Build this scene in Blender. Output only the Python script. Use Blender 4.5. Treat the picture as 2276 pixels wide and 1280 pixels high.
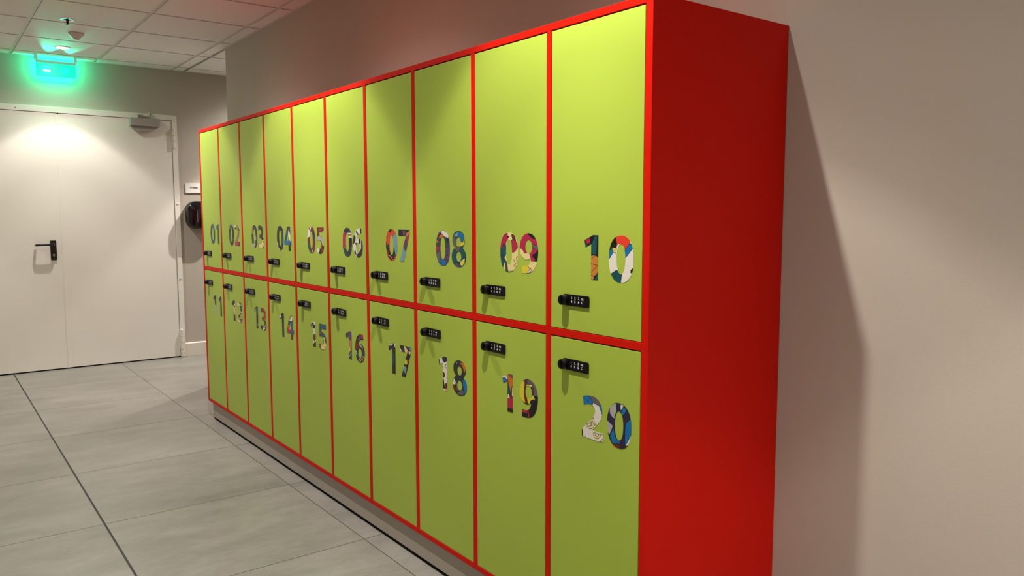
import bpy, math, json, random
from mathutils import Matrix, Vector, geometry
PI = math.pi
for o in list(bpy.data.objects): bpy.data.objects.remove(o)
sc = bpy.context.scene
C = sc.collection

# ---------------------------------------------------------------- camera
def set_camera():
    cam = bpy.data.cameras.new('camera'); o = bpy.data.objects.new('camera', cam); C.objects.link(o)
    y, p, r = math.radians(52.8315), math.radians(-5.3544), math.radians(-0.0649)
    f = Vector((-math.sin(y)*math.cos(p), math.cos(y)*math.cos(p), math.sin(p)))
    rt = Vector((math.cos(y), math.sin(y), 0)); up = rt.cross(f)
    rt2 = math.cos(r)*rt + math.sin(r)*up; up2 = -math.sin(r)*rt + math.cos(r)*up
    m = Matrix((rt2, up2, -f)).transposed().to_4x4(); m.translation = Vector((5.0727, -1.4162, 1.2872))
    o.matrix_world = m
    cam.sensor_width = 36; cam.lens = 27.442; cam.clip_start = .02; cam.clip_end = 60
    sc.camera = o
set_camera()
# ---------------------------------------------------------------- world, lamps, exposure
w = bpy.data.worlds.new('world'); sc.world = w; w.use_nodes = True
w.node_tree.nodes['Background'].inputs[0].default_value = (.9, .85, .8, 1)
w.node_tree.nodes['Background'].inputs[1].default_value = 0.0
sc.view_settings.view_transform = 'Standard'; sc.view_settings.look = 'None'
sc.view_settings.gamma = 1; sc.view_settings.use_curve_mapping = False
sc.view_settings.exposure = 0.0
ZC = 2.5615; XW = -2.3675; YD = .55
LAMP_COL = (1.0, .945, .87)
MAIN_W = 240; ROW2 = 1.05
# luminous intensity of the downlights by angle from straight down (degrees, relative)
PROFILE = [(0, .42), (8, .52), (15, .72), (21, .72), (29, .52), (36, .52), (40.5, .46), (44, .20), (48, .12), (60, .050), (68, .012), (76, .003), (86, 0)]
LAMP_ROWS = [(-.461, [-1.863, -.063, 1.737, 3.537, 5.337, 7.137], 1.0),
             (-2.261, [-1.863, 5.337, 7.137], ROW2), (1.339, [-1.863], 1.6)]
def lamp_light(x, y, k):
    l = bpy.data.lights.new('downlight_lamp', 'SPOT'); l.energy = MAIN_W*k; l.color = LAMP_COL
    l.spot_size = math.radians(176); l.spot_blend = .05; l.shadow_soft_size = .017
    l.use_nodes = True; nt = l.node_tree; em = nt.nodes['Emission']
    g = nt.nodes.new('ShaderNodeNewGeometry'); sx = nt.nodes.new('ShaderNodeSeparateXYZ')
    nt.links.new(g.outputs['Incoming'], sx.inputs[0])
    def M(op, a, b=None):
        n = nt.nodes.new('ShaderNodeMath'); n.operation = op
        for i, v in enumerate((a, b)):
            if v is None: continue
            if isinstance(v, (int, float)): n.inputs[i].default_value = v
            else: nt.links.new(v, n.inputs[i])
        return n.outputs[0]
    th = M('MULTIPLY', M('ARCCOSINE', M('MINIMUM', M('ABSOLUTE', sx.outputs[2]), 1.0)), 2/PI)
    cr = nt.nodes.new('ShaderNodeValToRGB'); e = cr.color_ramp.elements; cr.color_ramp.interpolation = 'LINEAR'
    while len(e) < len(PROFILE): e.new(.5)
    for el, (d, v) in zip(e, PROFILE): el.position = d/90; el.color = (v, v, v, 1)
    nt.links.new(th, cr.inputs[0]); nt.links.new(cr.outputs[0], em.inputs['Strength'])
    o = bpy.data.objects.new('downlight_lamp', l); C.objects.link(o); o.location = (x, y, ZC-.004)
    return o

# ---------------------------------------------------------------- helpers
class MB:
    def __init__(s): s.v = []; s.f = []; s.m = []
    def add(s, vs, fs, mi=0):
        n = len(s.v); s.v += [tuple(v) for v in vs]; s.f += [tuple(i+n for i in f) for f in fs]; s.m += [mi]*len(fs)
    def box(s, x0, x1, y0, y1, z0, z1, mi=0):
        s.add([(x0,y0,z0),(x1,y0,z0),(x1,y1,z0),(x0,y1,z0),(x0,y0,z1),(x1,y0,z1),(x1,y1,z1),(x0,y1,z1)],
              [(0,3,2,1),(4,5,6,7),(0,1,5,4),(1,2,6,5),(2,3,7,6),(3,0,4,7)], mi)
    def prism(s, pts, fn, mi=0):
        """pts: 2d outline (ccw seen from +w); fn(u,v,w) -> xyz, w in 0/1"""
        n = len(pts)
        s.add([fn(u, v, 0) for u, v in pts]+[fn(u, v, 1) for u, v in pts],
              [tuple(range(n-1, -1, -1)), tuple(range(n, 2*n))]+[(i, (i+1) % n, n+(i+1) % n, n+i) for i in range(n)], mi)
    def lathe(s, prof, c, axis='z', n=32, mi=0, cap=True):
        """prof: list of (radius, height along axis)"""
        vs = []
        for r, h in prof:
            for i in range(n):
                a = 2*PI*i/n; p = (r*math.cos(a), r*math.sin(a), h)
                if axis == 'x': p = (h, r*math.cos(a), r*math.sin(a))
                if axis == 'y': p = (r*math.sin(a), h, r*math.cos(a))
                vs.append((p[0]+c[0], p[1]+c[1], p[2]+c[2]))
        fs = [(j*n+i, j*n+(i+1) % n, (j+1)*n+(i+1) % n, (j+1)*n+i) for j in range(len(prof)-1) for i in range(n)]
        if cap: fs += [tuple(range(n-1, -1, -1)), tuple(range((len(prof)-1)*n, len(prof)*n))]
        s.add(vs, fs, mi)
    def tube(s, pts, r, n=12, mi=0):
        pts = [Vector(p) for p in pts]; vs = []
        up = None
        for k, p in enumerate(pts):
            t = (pts[min(k+1, len(pts)-1)]-pts[max(k-1, 0)]).normalized()
            if up is None: up = t.orthogonal().normalized()
            up = (up-t*up.dot(t)).normalized(); b = t.cross(up)
            rr = r[k] if isinstance(r, (list, tuple)) else r
            for i in range(n):
                a = 2*PI*i/n; vs.append(p+(up*math.cos(a)+b*math.sin(a))*rr)
        fs = [(j*n+i, j*n+(i+1) % n, (j+1)*n+(i+1) % n, (j+1)*n+i) for j in range(len(pts)-1) for i in range(n)]
        fs += [tuple(range(n-1, -1, -1)), tuple(range((len(pts)-1)*n, len(pts)*n))]
        s.add(vs, fs, mi)
    def build(s, name, mats, parent=None, bevel=0, smooth=False, seg=2):
        me = bpy.data.meshes.new(name); me.from_pydata(s.v, [], s.f)
        for m in (mats if isinstance(mats, (list, tuple)) else [mats]): me.materials.append(m)
        for p, mi in zip(me.polygons, s.m): p.material_index = mi; p.use_smooth = smooth
        import bmesh
        bm = bmesh.new(); bm.from_mesh(me); bmesh.ops.recalc_face_normals(bm, faces=bm.faces); bm.to_mesh(me); bm.free()
        if smooth:
            me.set_sharp_from_angle(angle=math.radians(38))
        o = bpy.data.objects.new(name, me); C.objects.link(o)
        if parent: o.parent = parent; o.matrix_parent_inverse = Matrix.Translation(-Vector(parent.matrix_basis.translation)) if parent.parent is None else Matrix.Identity(4)
        if bevel:
            b = o.modifiers.new('bevel', 'BEVEL'); b.width = bevel; b.segments = seg; b.limit_method = 'ANGLE'; b.harden_normals = False
        return o
def reparent(o, parent, world=(0,0,0)):
    """keep vertices in world coordinates: place the child so that its mesh stays where it was built"""
    o.parent = parent
    off = Vector((0,0,0)); q = parent
    while q: off += Vector(q.location); q = q.parent
    o.matrix_parent_inverse = Matrix.Identity(4); o.location = Vector(world)-off
    return o
def part(mb, name, mats, parent, origin=(0,0,0), **k):
    o = mb.build(name, mats, None, **k); reparent(o, parent)
    return o
def thing(name, label, cat, loc, group=None):
    o = bpy.data.objects.new(name, None); C.objects.link(o); o.location = loc; o.empty_display_size = .05
    o['label'] = label; o['category'] = cat
    if group: o['group'] = group
    return o
def tag(o, label, cat, group=None):
    o['label'] = label; o['category'] = cat
    if group: o['group'] = group
    return o
def struct(o, label=None):
    o['kind'] = 'structure'
    if label: o['label'] = label; o['category'] = o.name.split('_')[0]
    return o

def mat(name, col, rough=.5, spec=.5, metal=0, bump=0, bscale=200, emit=None, estr=0, var=0, vscale=3):
    m = bpy.data.materials.new(name); m.use_nodes = True; nt = m.node_tree; b = nt.nodes['Principled BSDF']
    b.inputs['Base Color'].default_value = (*col, 1); b.inputs['Roughness'].default_value = rough
    b.inputs['Specular IOR Level'].default_value = spec; b.inputs['Metallic'].default_value = metal
    tc = nt.nodes.new('ShaderNodeTexCoord')
    if bump:
        n = nt.nodes.new('ShaderNodeTexNoise'); n.inputs['Scale'].default_value = bscale; n.inputs['Detail'].default_value = 4
        bp = nt.nodes.new('ShaderNodeBump'); bp.inputs['Strength'].default_value = bump; bp.inputs['Distance'].default_value = .002
        nt.links.new(tc.outputs['Object'], n.inputs['Vector']); nt.links.new(n.outputs['Fac'], bp.inputs['Height']); nt.links.new(bp.outputs[0], b.inputs['Normal'])
    if var:
        n = nt.nodes.new('ShaderNodeTexNoise'); n.inputs['Scale'].default_value = vscale; n.inputs['Detail'].default_value = 5
        hs = nt.nodes.new('ShaderNodeMix'); hs.data_type = 'RGBA'; hs.blend_type = 'MULTIPLY'; hs.inputs['Factor'].default_value = 1
        mr = nt.nodes.new('ShaderNodeMapRange'); mr.inputs[1].default_value = .3; mr.inputs[2].default_value = .7; mr.inputs[3].default_value = 1-var; mr.inputs[4].default_value = 1
        nt.links.new(tc.outputs['Object'], n.inputs['Vector']); nt.links.new(n.outputs['Fac'], mr.inputs[0])
        hs.inputs['A'].default_value = (*col, 1); nt.links.new(mr.outputs[0], hs.inputs['B']); nt.links.new(hs.outputs['Result'], b.inputs['Base Color'])
    if emit:
        b.inputs['Emission Color'].default_value = (*emit, 1); b.inputs['Emission Strength'].default_value = estr
    return m

PALEWALL = mat('pale_plaster', (.56, .53, .48), .75, .25, bump=.12, bscale=260)
WALL = mat('painted_plaster', (.505, .45, .39), .75, .25, bump=.12, bscale=260, var=.03)
CEIL_T = mat('ceiling_board', (.76, .745, .715), .85, .2, bump=.15, bscale=320)
CEIL_G = mat('ceiling_grid_metal', (.60, .57, .53), .5, .4)
SKIRT = mat('white_skirting', (.74, .69, .61), .4, .5)
RED = mat('red_laminate', (.60, .0075, .002), .48, .1, bump=.02, bscale=500)
GREEN = mat('green_laminate', (.375, .50, .062), .40, .25, bump=.02, bscale=500)
PLINTH = mat('grey_brown_laminate', (.37, .33, .285), .4, .4)
BLACKGAP = mat('dark_recess', (.01, .01, .01), .9, .1)  # near-black colour stands in for shade inside gaps and recesses
LOCKB = mat('black_lock_plastic', (.003, .003, .0035), .4, .2)
KNOB = mat('black_gloss_plastic', (.003, .003, .0035), .25, .35)
PRINT = mat('white_print', (.85, .85, .85), .5, .3)
DOORW = mat('white_coated_steel', (.82, .775, .71), .38, .5, bump=.03, bscale=150)
CLOSER = mat('silver_grey_metal', (.36, .34, .305), .5, .5, .1)
STEEL = mat('steel', (.5, .48, .45), .3, .5, .9)
BLACK = mat('black_plastic', (.006, .006, .007), .3, .5)
SMOKE = mat('smoke_black_gloss', (.006, .005, .006), .12, .5)
SIGNW = mat('white_sign_plastic', (.82, .80, .76), .4, .5)
INK = mat('dark_ink', (.05, .045, .04), .6, .2)
PLAST = mat('offwhite_plastic', (.66, .56, .50), .5, .4)
LAMPR = mat('white_lamp_ring', (.8, .76, .7), .4, .4)
LAMPE = mat('lamp_diffuser', (.9, .9, .9), .5, .3, emit=(1, .88, .7), estr=22)

# floor: large rectified tiles, thin joints, one wider dark joint
def floor_mat():
    m = bpy.data.materials.new('grey_porcelain_tiles'); m.use_nodes = True; nt = m.node_tree; L = nt.links.new; b = nt.nodes['Principled BSDF']
    tc = nt.nodes.new('ShaderNodeTexCoord'); sx = nt.nodes.new('ShaderNodeSeparateXYZ'); L(tc.outputs['Object'], sx.inputs[0])
    def M(op, a, c=None, d=None):
        n = nt.nodes.new('ShaderNodeMath'); n.operation = op
        for i, v in enumerate((a, c, d)):
            if v is None: continue
            if isinstance(v, (int, float)): n.inputs[i].default_value = v
            else: L(v, n.inputs[i])
        return n.outputs[0]
    T = .796
    ux = M('DIVIDE', M('SUBTRACT', sx.outputs[0], -1.661), T); uy = M('DIVIDE', M('SUBTRACT', sx.outputs[1], -.0695), T)
    dx = M('MULTIPLY', M('ABSOLUTE', M('SUBTRACT', M('FRACT', M('ADD', ux, .5)), .5)), T)   # distance to nearest joint
    dy = M('MULTIPLY', M('ABSOLUTE', M('SUBTRACT', M('FRACT', M('ADD', uy, .5)), .5)), T)
    # the joint one tile out from the lockers is wider
    isA = M('LESS_THAN', M('ABSOLUTE', M('SUBTRACT', sx.outputs[1], -.8665)), .2)
    wy = M('ADD', .0020, M('MULTIPLY', isA, .0022))
    jx = M('LESS_THAN', dx, .0021); jy = M('LESS_THAN', dy, wy); j = M('MAXIMUM', jx, jy)
    # per tile tone
    wn = nt.nodes.new('ShaderNodeTexWhiteNoise'); wn.noise_dimensions = '2D'
    cb = nt.nodes.new('ShaderNodeCombineXYZ'); L(M('FLOOR', ux), cb.inputs[0]); L(M('FLOOR', uy), cb.inputs[1]); L(cb.outputs[0], wn.inputs['Vector'])
    mp = nt.nodes.new('ShaderNodeVectorMath'); mp.operation = 'MULTIPLY_ADD'; L(tc.outputs['Object'], mp.inputs[0]); mp.inputs[1].default_value = (7, 2.4, 1)
    sc3 = nt.nodes.new('ShaderNodeVectorMath'); sc3.operation = 'SCALE'; L(wn.outputs['Color'], sc3.inputs[0]); sc3.inputs['Scale'].default_value = 30; L(sc3.outputs[0], mp.inputs[2])
    n1 = nt.nodes.new('ShaderNodeTexNoise'); n1.inputs['Scale'].default_value = 1; n1.inputs['Detail'].default_value = 7; n1.inputs['Roughness'].default_value = .62; L(mp.outputs[0], n1.inputs['Vector'])
    n2 = nt.nodes.new('ShaderNodeTexNoise'); n2.inputs['Scale'].default_value = 9; n2.inputs['Detail'].default_value = 6; n2.inputs['Roughness'].default_value = .7; L(mp.outputs[0], n2.inputs['Vector'])
    v = M('ADD', M('MULTIPLY', M('SUBTRACT', n1.outputs['Fac'], .5), .9), M('MULTIPLY', M('SUBTRACT', n2.outputs['Fac'], .5), .6))
    v = M('ADD', M('ADD', v, M('MULTIPLY', M('SUBTRACT', wn.outputs['Value'], .5), .10)), .5)
    cr = nt.nodes.new('ShaderNodeValToRGB'); L(v, cr.inputs[0]); e = cr.color_ramp.elements
    e[0].position = .2; e[0].color = (.155, .146, .132, 1); e[1].position = .85; e[1].color = (.285, .268, .242, 1)
    mx = nt.nodes.new('ShaderNodeMix'); mx.data_type = 'RGBA'; L(j, mx.inputs['Factor']); L(cr.outputs[0], mx.inputs['A'])
    jc = nt.nodes.new('ShaderNodeMix'); jc.data_type = 'RGBA'; L(M('MULTIPLY', jy, isA), jc.inputs['Factor']); jc.inputs['A'].default_value = (.05, .045, .038, 1); jc.inputs['B'].default_value = (.012, .011, .009, 1)
    L(jc.outputs['Result'], mx.inputs['B']); L(mx.outputs['Result'], b.inputs['Base Color'])
    r = M('ADD', M('MULTIPLY', v, .14), .27); L(M('ADD', r, M('MULTIPLY', j, .3)), b.inputs['Roughness'])
    b.inputs['Specular IOR Level'].default_value = .45
    bp = nt.nodes.new('ShaderNodeBump'); bp.inputs['Strength'].default_value = .5; bp.inputs['Distance'].default_value = .001
    L(M('SUBTRACT', M('MULTIPLY', n2.outputs['Fac'], .15), j), bp.inputs['Height']); L(bp.outputs[0], b.inputs['Normal'])
    return m
FLOOR = floor_mat()

# ---------------------------------------------------------------- room shell
X1, Y0, YA = 8.2, -2.9, 2.2
XC = -1.184
def box_obj(name, x0, x1, y0, y1, z0, z1, m):
    b = MB(); b.box(x0, x1, y0, y1, z0, z1); return b.build(name, m)
struct(box_obj('floor', XW-.15, X1+.15, Y0-.15, YA+.15, -.08, 0, FLOOR), 'floor of large grey mottled tiles')
struct(box_obj('wall_far', XW-.15, XW, Y0-.15, YA+.15, 0, ZC+.2, WALL), 'taupe end wall with the white double door')
struct(box_obj('wall_back', XC, X1+.15, YD, YD+.15, 0, ZC+.2, WALL), 'taupe wall behind the lockers')
struct(box_obj('wall_alcove', XW, X1+.15, YA, YA+.15, 0, ZC+.2, WALL), 'taupe wall at the back of the side passage')
struct(box_obj('wall_left', XW, X1+.15, Y0-.15, Y0, 0, ZC+.2, PALEWALL), 'pale wall opposite the lockers')
struct(box_obj('wall_near', X1, X1+.15, Y0, YD, 0, ZC+.2, PALEWALL), 'pale wall behind the viewer')
b = MB()
yb0, h = .469, .125
b.prism([(0,0),(.014,0),(.014,h-.008),(.008,h),(0,h)], lambda u, v, w_: (XW+u, yb0+w_*(YA-yb0), v))
struct(b.build('baseboard_far', SKIRT, bevel=.001), 'white skirting board right of the double door')
b = MB()
b.prism([(0,0),(.014,0),(.014,h-.008),(.008,h),(0,h)], lambda u, v, w_: (3.80+w_*(X1-3.80), YD-u, v))
struct(b.build('baseboard_back', SKIRT, bevel=.001), 'white skirting board right of the lockers')

# ceiling: tegular boards hanging a little below a T grid; the boards with downlights have round holes
GX0, GY0, GP = -.363, -.1605, .6015
def ceiling():
    b = MB(); g = .0135; d = .006; R = .046
    holes = [(x, y) for y, xs, k in LAMP_ROWS for x in xs]
    xs = []; i = -40
    def lines(o, lo, hi):
        r = [lo]; k = math.ceil((lo-o)/GP+.05)
        while o+k*GP < hi-.02: r.append(o+k*GP); k += 1
        return r+[hi]
    for (x0, x1, y0, y1) in ((XW, X1, Y0, YD), (XW, XC, YD, YA)):
        LX = lines(GX0, x0, x1); LY = lines(GY0, y0, y1)
        if y0 == YD: LY = [v for v in LY if v > YD+.1 or v == YD]
        for a in range(len(LX)-1):
            for c in range(len(LY)-1):
                u0 = LX[a]+g; u1 = LX[a+1]-g; v0 = LY[c]+g; v1 = LY[c+1]-g
                if u1-u0 < .01 or v1-v0 < .01: continue
                hh = [q for q in holes if u0 < q[0] < u1 and v0 < q[1] < v1]
                z0 = ZC; z1 = ZC+.015
                if not hh: b.box(u0, u1, v0, v1, z0, z1); continue
                cx, cy = hh[0]; n = 40; vs = []
                for z in (z0, z1):
                    for k in range(n):
                        t = 2*PI*k/n; vs.append((cx+R*math.cos(t), cy+R*math.sin(t), z))
                    for k in range(n):
                        t = 2*PI*k/n; dx, dy = math.cos(t), math.sin(t)
                        s = min(((u1-cx) if dx > 0 else (cx-u0))/max(abs(dx), 1e-6), ((v1-cy) if dy > 0 else (cy-v0))/max(abs(dy), 1e-6))
                        px, py = cx+dx*s, cy+dy*s
                        vs.append((px, py, z))
                # snap the nearest ring vertex to each corner
                for (qx, qy) in ((u0,v0),(u0,v1),(u1,v0),(u1,v1)):
                    k = min(range(n), key=lambda k: (vs[n+k][0]-qx)**2+(vs[n+k][1]-qy)**2)
                    vs[n+k] = (qx, qy, z0); vs[3*n+k] = (qx, qy, z1)
                fs = []
                for k in range(n):
                    k2 = (k+1) % n
                    fs += [(k, k2, n+k2, n+k), (2*n+k, 3*n+k, 3*n+k2, 2*n+k2), (k, 2*n+k, 2*n+k2, k2), (n+k, n+k2, 3*n+k2, 3*n+k)]
                b.add(vs, fs)
        # T bars (flange faces just above the board faces)
        for v in LX[1:-1]: b.box(v-.012, v+.012, y0, y1, ZC+d, ZC+d+.02, 1)
        for v in LY[1:-1]: b.box(x0, x1, v-.012, v+.012, ZC+d-.0006, ZC+d+.02, 1)
    b.box(XC, X1, YD-.022, YD, ZC-.001, ZC+.018, 1)
    b.box(XW, XW+.022, Y0, YA, ZC-.001, ZC+.018, 1)
    b.box(XW, X1, Y0, Y0+.022, ZC-.001, ZC+.018, 1)
    b.box(XW-.1, X1+.1, Y0-.1, YA+.1, ZC+.1, ZC+.12)
    return b.build('ceiling', [CEIL_T, CEIL_G])
struct(ceiling(), 'suspended ceiling of square light boards in a metal grid')

# ---------------------------------------------------------------- recessed downlights
VIS = {-1.863: 'bright recessed downlight right above the green emergency sign',
       -.063: 'recessed downlight cut by the top edge of the photo, nearer than the sprinkler'}
def downlight(x, y, k):
    lab = VIS.get(x) if y == -.461 else None
    t = thing('downlight', lab or 'round white recessed downlight in the ceiling outside the photo', 'ceiling light', (x, y, ZC), 'recessed downlights')
    b = MB(); b.lathe([(.044, -.0035), (.055, -.003), (.057, 0), (.044, 0)], (x, y, ZC), cap=False); part(b, 'trim_ring', LAMPR, t, smooth=True)
    b = MB(); b.lathe([(.044, -.003), (.042, .012), (.039, .03), (.0405, .032), (.0455, 0)], (x, y, ZC), cap=False); part(b, 'reflector', LAMPR, t, smooth=True)
    b = MB(); b.lathe([(.041, .012), (.041, .016)], (x, y, ZC)); part(b, 'diffuser', LAMPE, t)
    o = lamp_light(x, y, k); reparent(o, t, (x, y, ZC-.004))
for y, xs, k in LAMP_ROWS:
    for x in xs: downlight(x, y, k*{(-1.863, -.461): .55, (-1.863, -2.261): .85}.get((x, y), 1))

# ---------------------------------------------------------------- lockers
PIT = .375; LX0, LX1 = -.0138, 3.7600; Z0, Z1 = .1085, 1.8112
ZM0, ZM1 = .9485, .9697
bank = thing('locker_bank', 'long red cabinet of twenty numbered green locker doors on a grey plinth', 'lockers', ((LX0+LX1)/2, .28, 0))
TP = .0185
b = MB(); b.box(LX0, LX0+.024, 0, YD-.001, Z0, Z1); part(b, 'side_panel', RED, bank, bevel=.0012)
b = MB(); b.box(LX1-.0235, LX1, 0, YD-.001, Z0, Z1); part(b, 'side_panel', RED, bank, bevel=.0012)
b = MB(); b.box(LX0+.0241, LX1-.0236, .0003, YD-.001, Z1-.0195, Z1-.0001); part(b, 'top_panel', RED, bank, bevel=.001)
b = MB(); b.box(LX0+.0241, LX1-.0236, .0003, YD-.001, Z0+.0001, .1268); part(b, 'bottom_panel', RED, bank, bevel=.001)
b = MB(); b.box(LX0+.0241, LX1-.0236, YD-.009, YD-.002, .127, Z1-.0196); part(b, 'back_panel', RED, bank)
b = MB()
b.box(LX0+.0241, LX1-.0236, .0006, YD-.0095, ZM0, ZM1)
part(b, 'middle_shelf', RED, bank, bevel=.001)
for i in range(1, 10):
    b = MB(); x = i*PIT
    b.box(x-.0100, x+.0100, .0004, YD-.0095, .1269, ZM0-.0001); b.box(x-.0100, x+.0100, .0004, YD-.0095, ZM1+.0001, Z1-.0196)
    part(b, 'divider', RED, bank, bevel=.0008)
b = MB(); b.box(.052, LX1-.002, .010, .028, .015, Z0-.0002); b.box(.052, .070, .0281, .5, .015, Z0-.0002); part(b, 'plinth', PLINTH, bank, bevel=.0008)
b = MB(); b.box(.056, LX1-.004, .016, .50, 0, .0148); part(b, 'plinth_gap_shade', BLACKGAP, bank)  # black block painting the shade in the gap under the plinth

PAL = dict(K=(.006,.006,.007), N=(.022,.016,.055), B=(.004,.15,.42), B2=(.03,.10,.20), T=(.004,.075,.10), R=(.72,.045,.02), M=(.42,.012,.065), O=(.52,.20,.03), O2=(.30,.20,.08),
  W=(.74,.70,.64), C=(.76,.62,.27), Y=(.68,.56,.03), Y2=(.35,.36,.05), G=(.12,.11,.12), G2=(.028,.028,.034), S=(.40,.40,.41), P=(.10,.05,.13), L1=(.16,.32,.42), D=(.14,.018,.010), E=(.02,.075,.05), X=(.55,.15,.015), X2=(.28,.12,.06))
VM = {}
def vinyl(k):
    if k not in VM: VM[k] = mat('vinyl_'+{'K':'black','N':'navy','B':'blue','B2':'slate_blue','T':'teal','R':'vermilion','M':'magenta','O':'ochre','O2':'tan','W':'white','C':'cream','Y':'yellow','Y2':'olive','G':'grey','G2':'charcoal','S':'light_grey','P':'purple','L1':'pale_blue','D':'maroon','E':'dark_green','X':'orange','X2':'rust'}[k], PAL[k], .4, .4)
    return VM[k]
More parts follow.
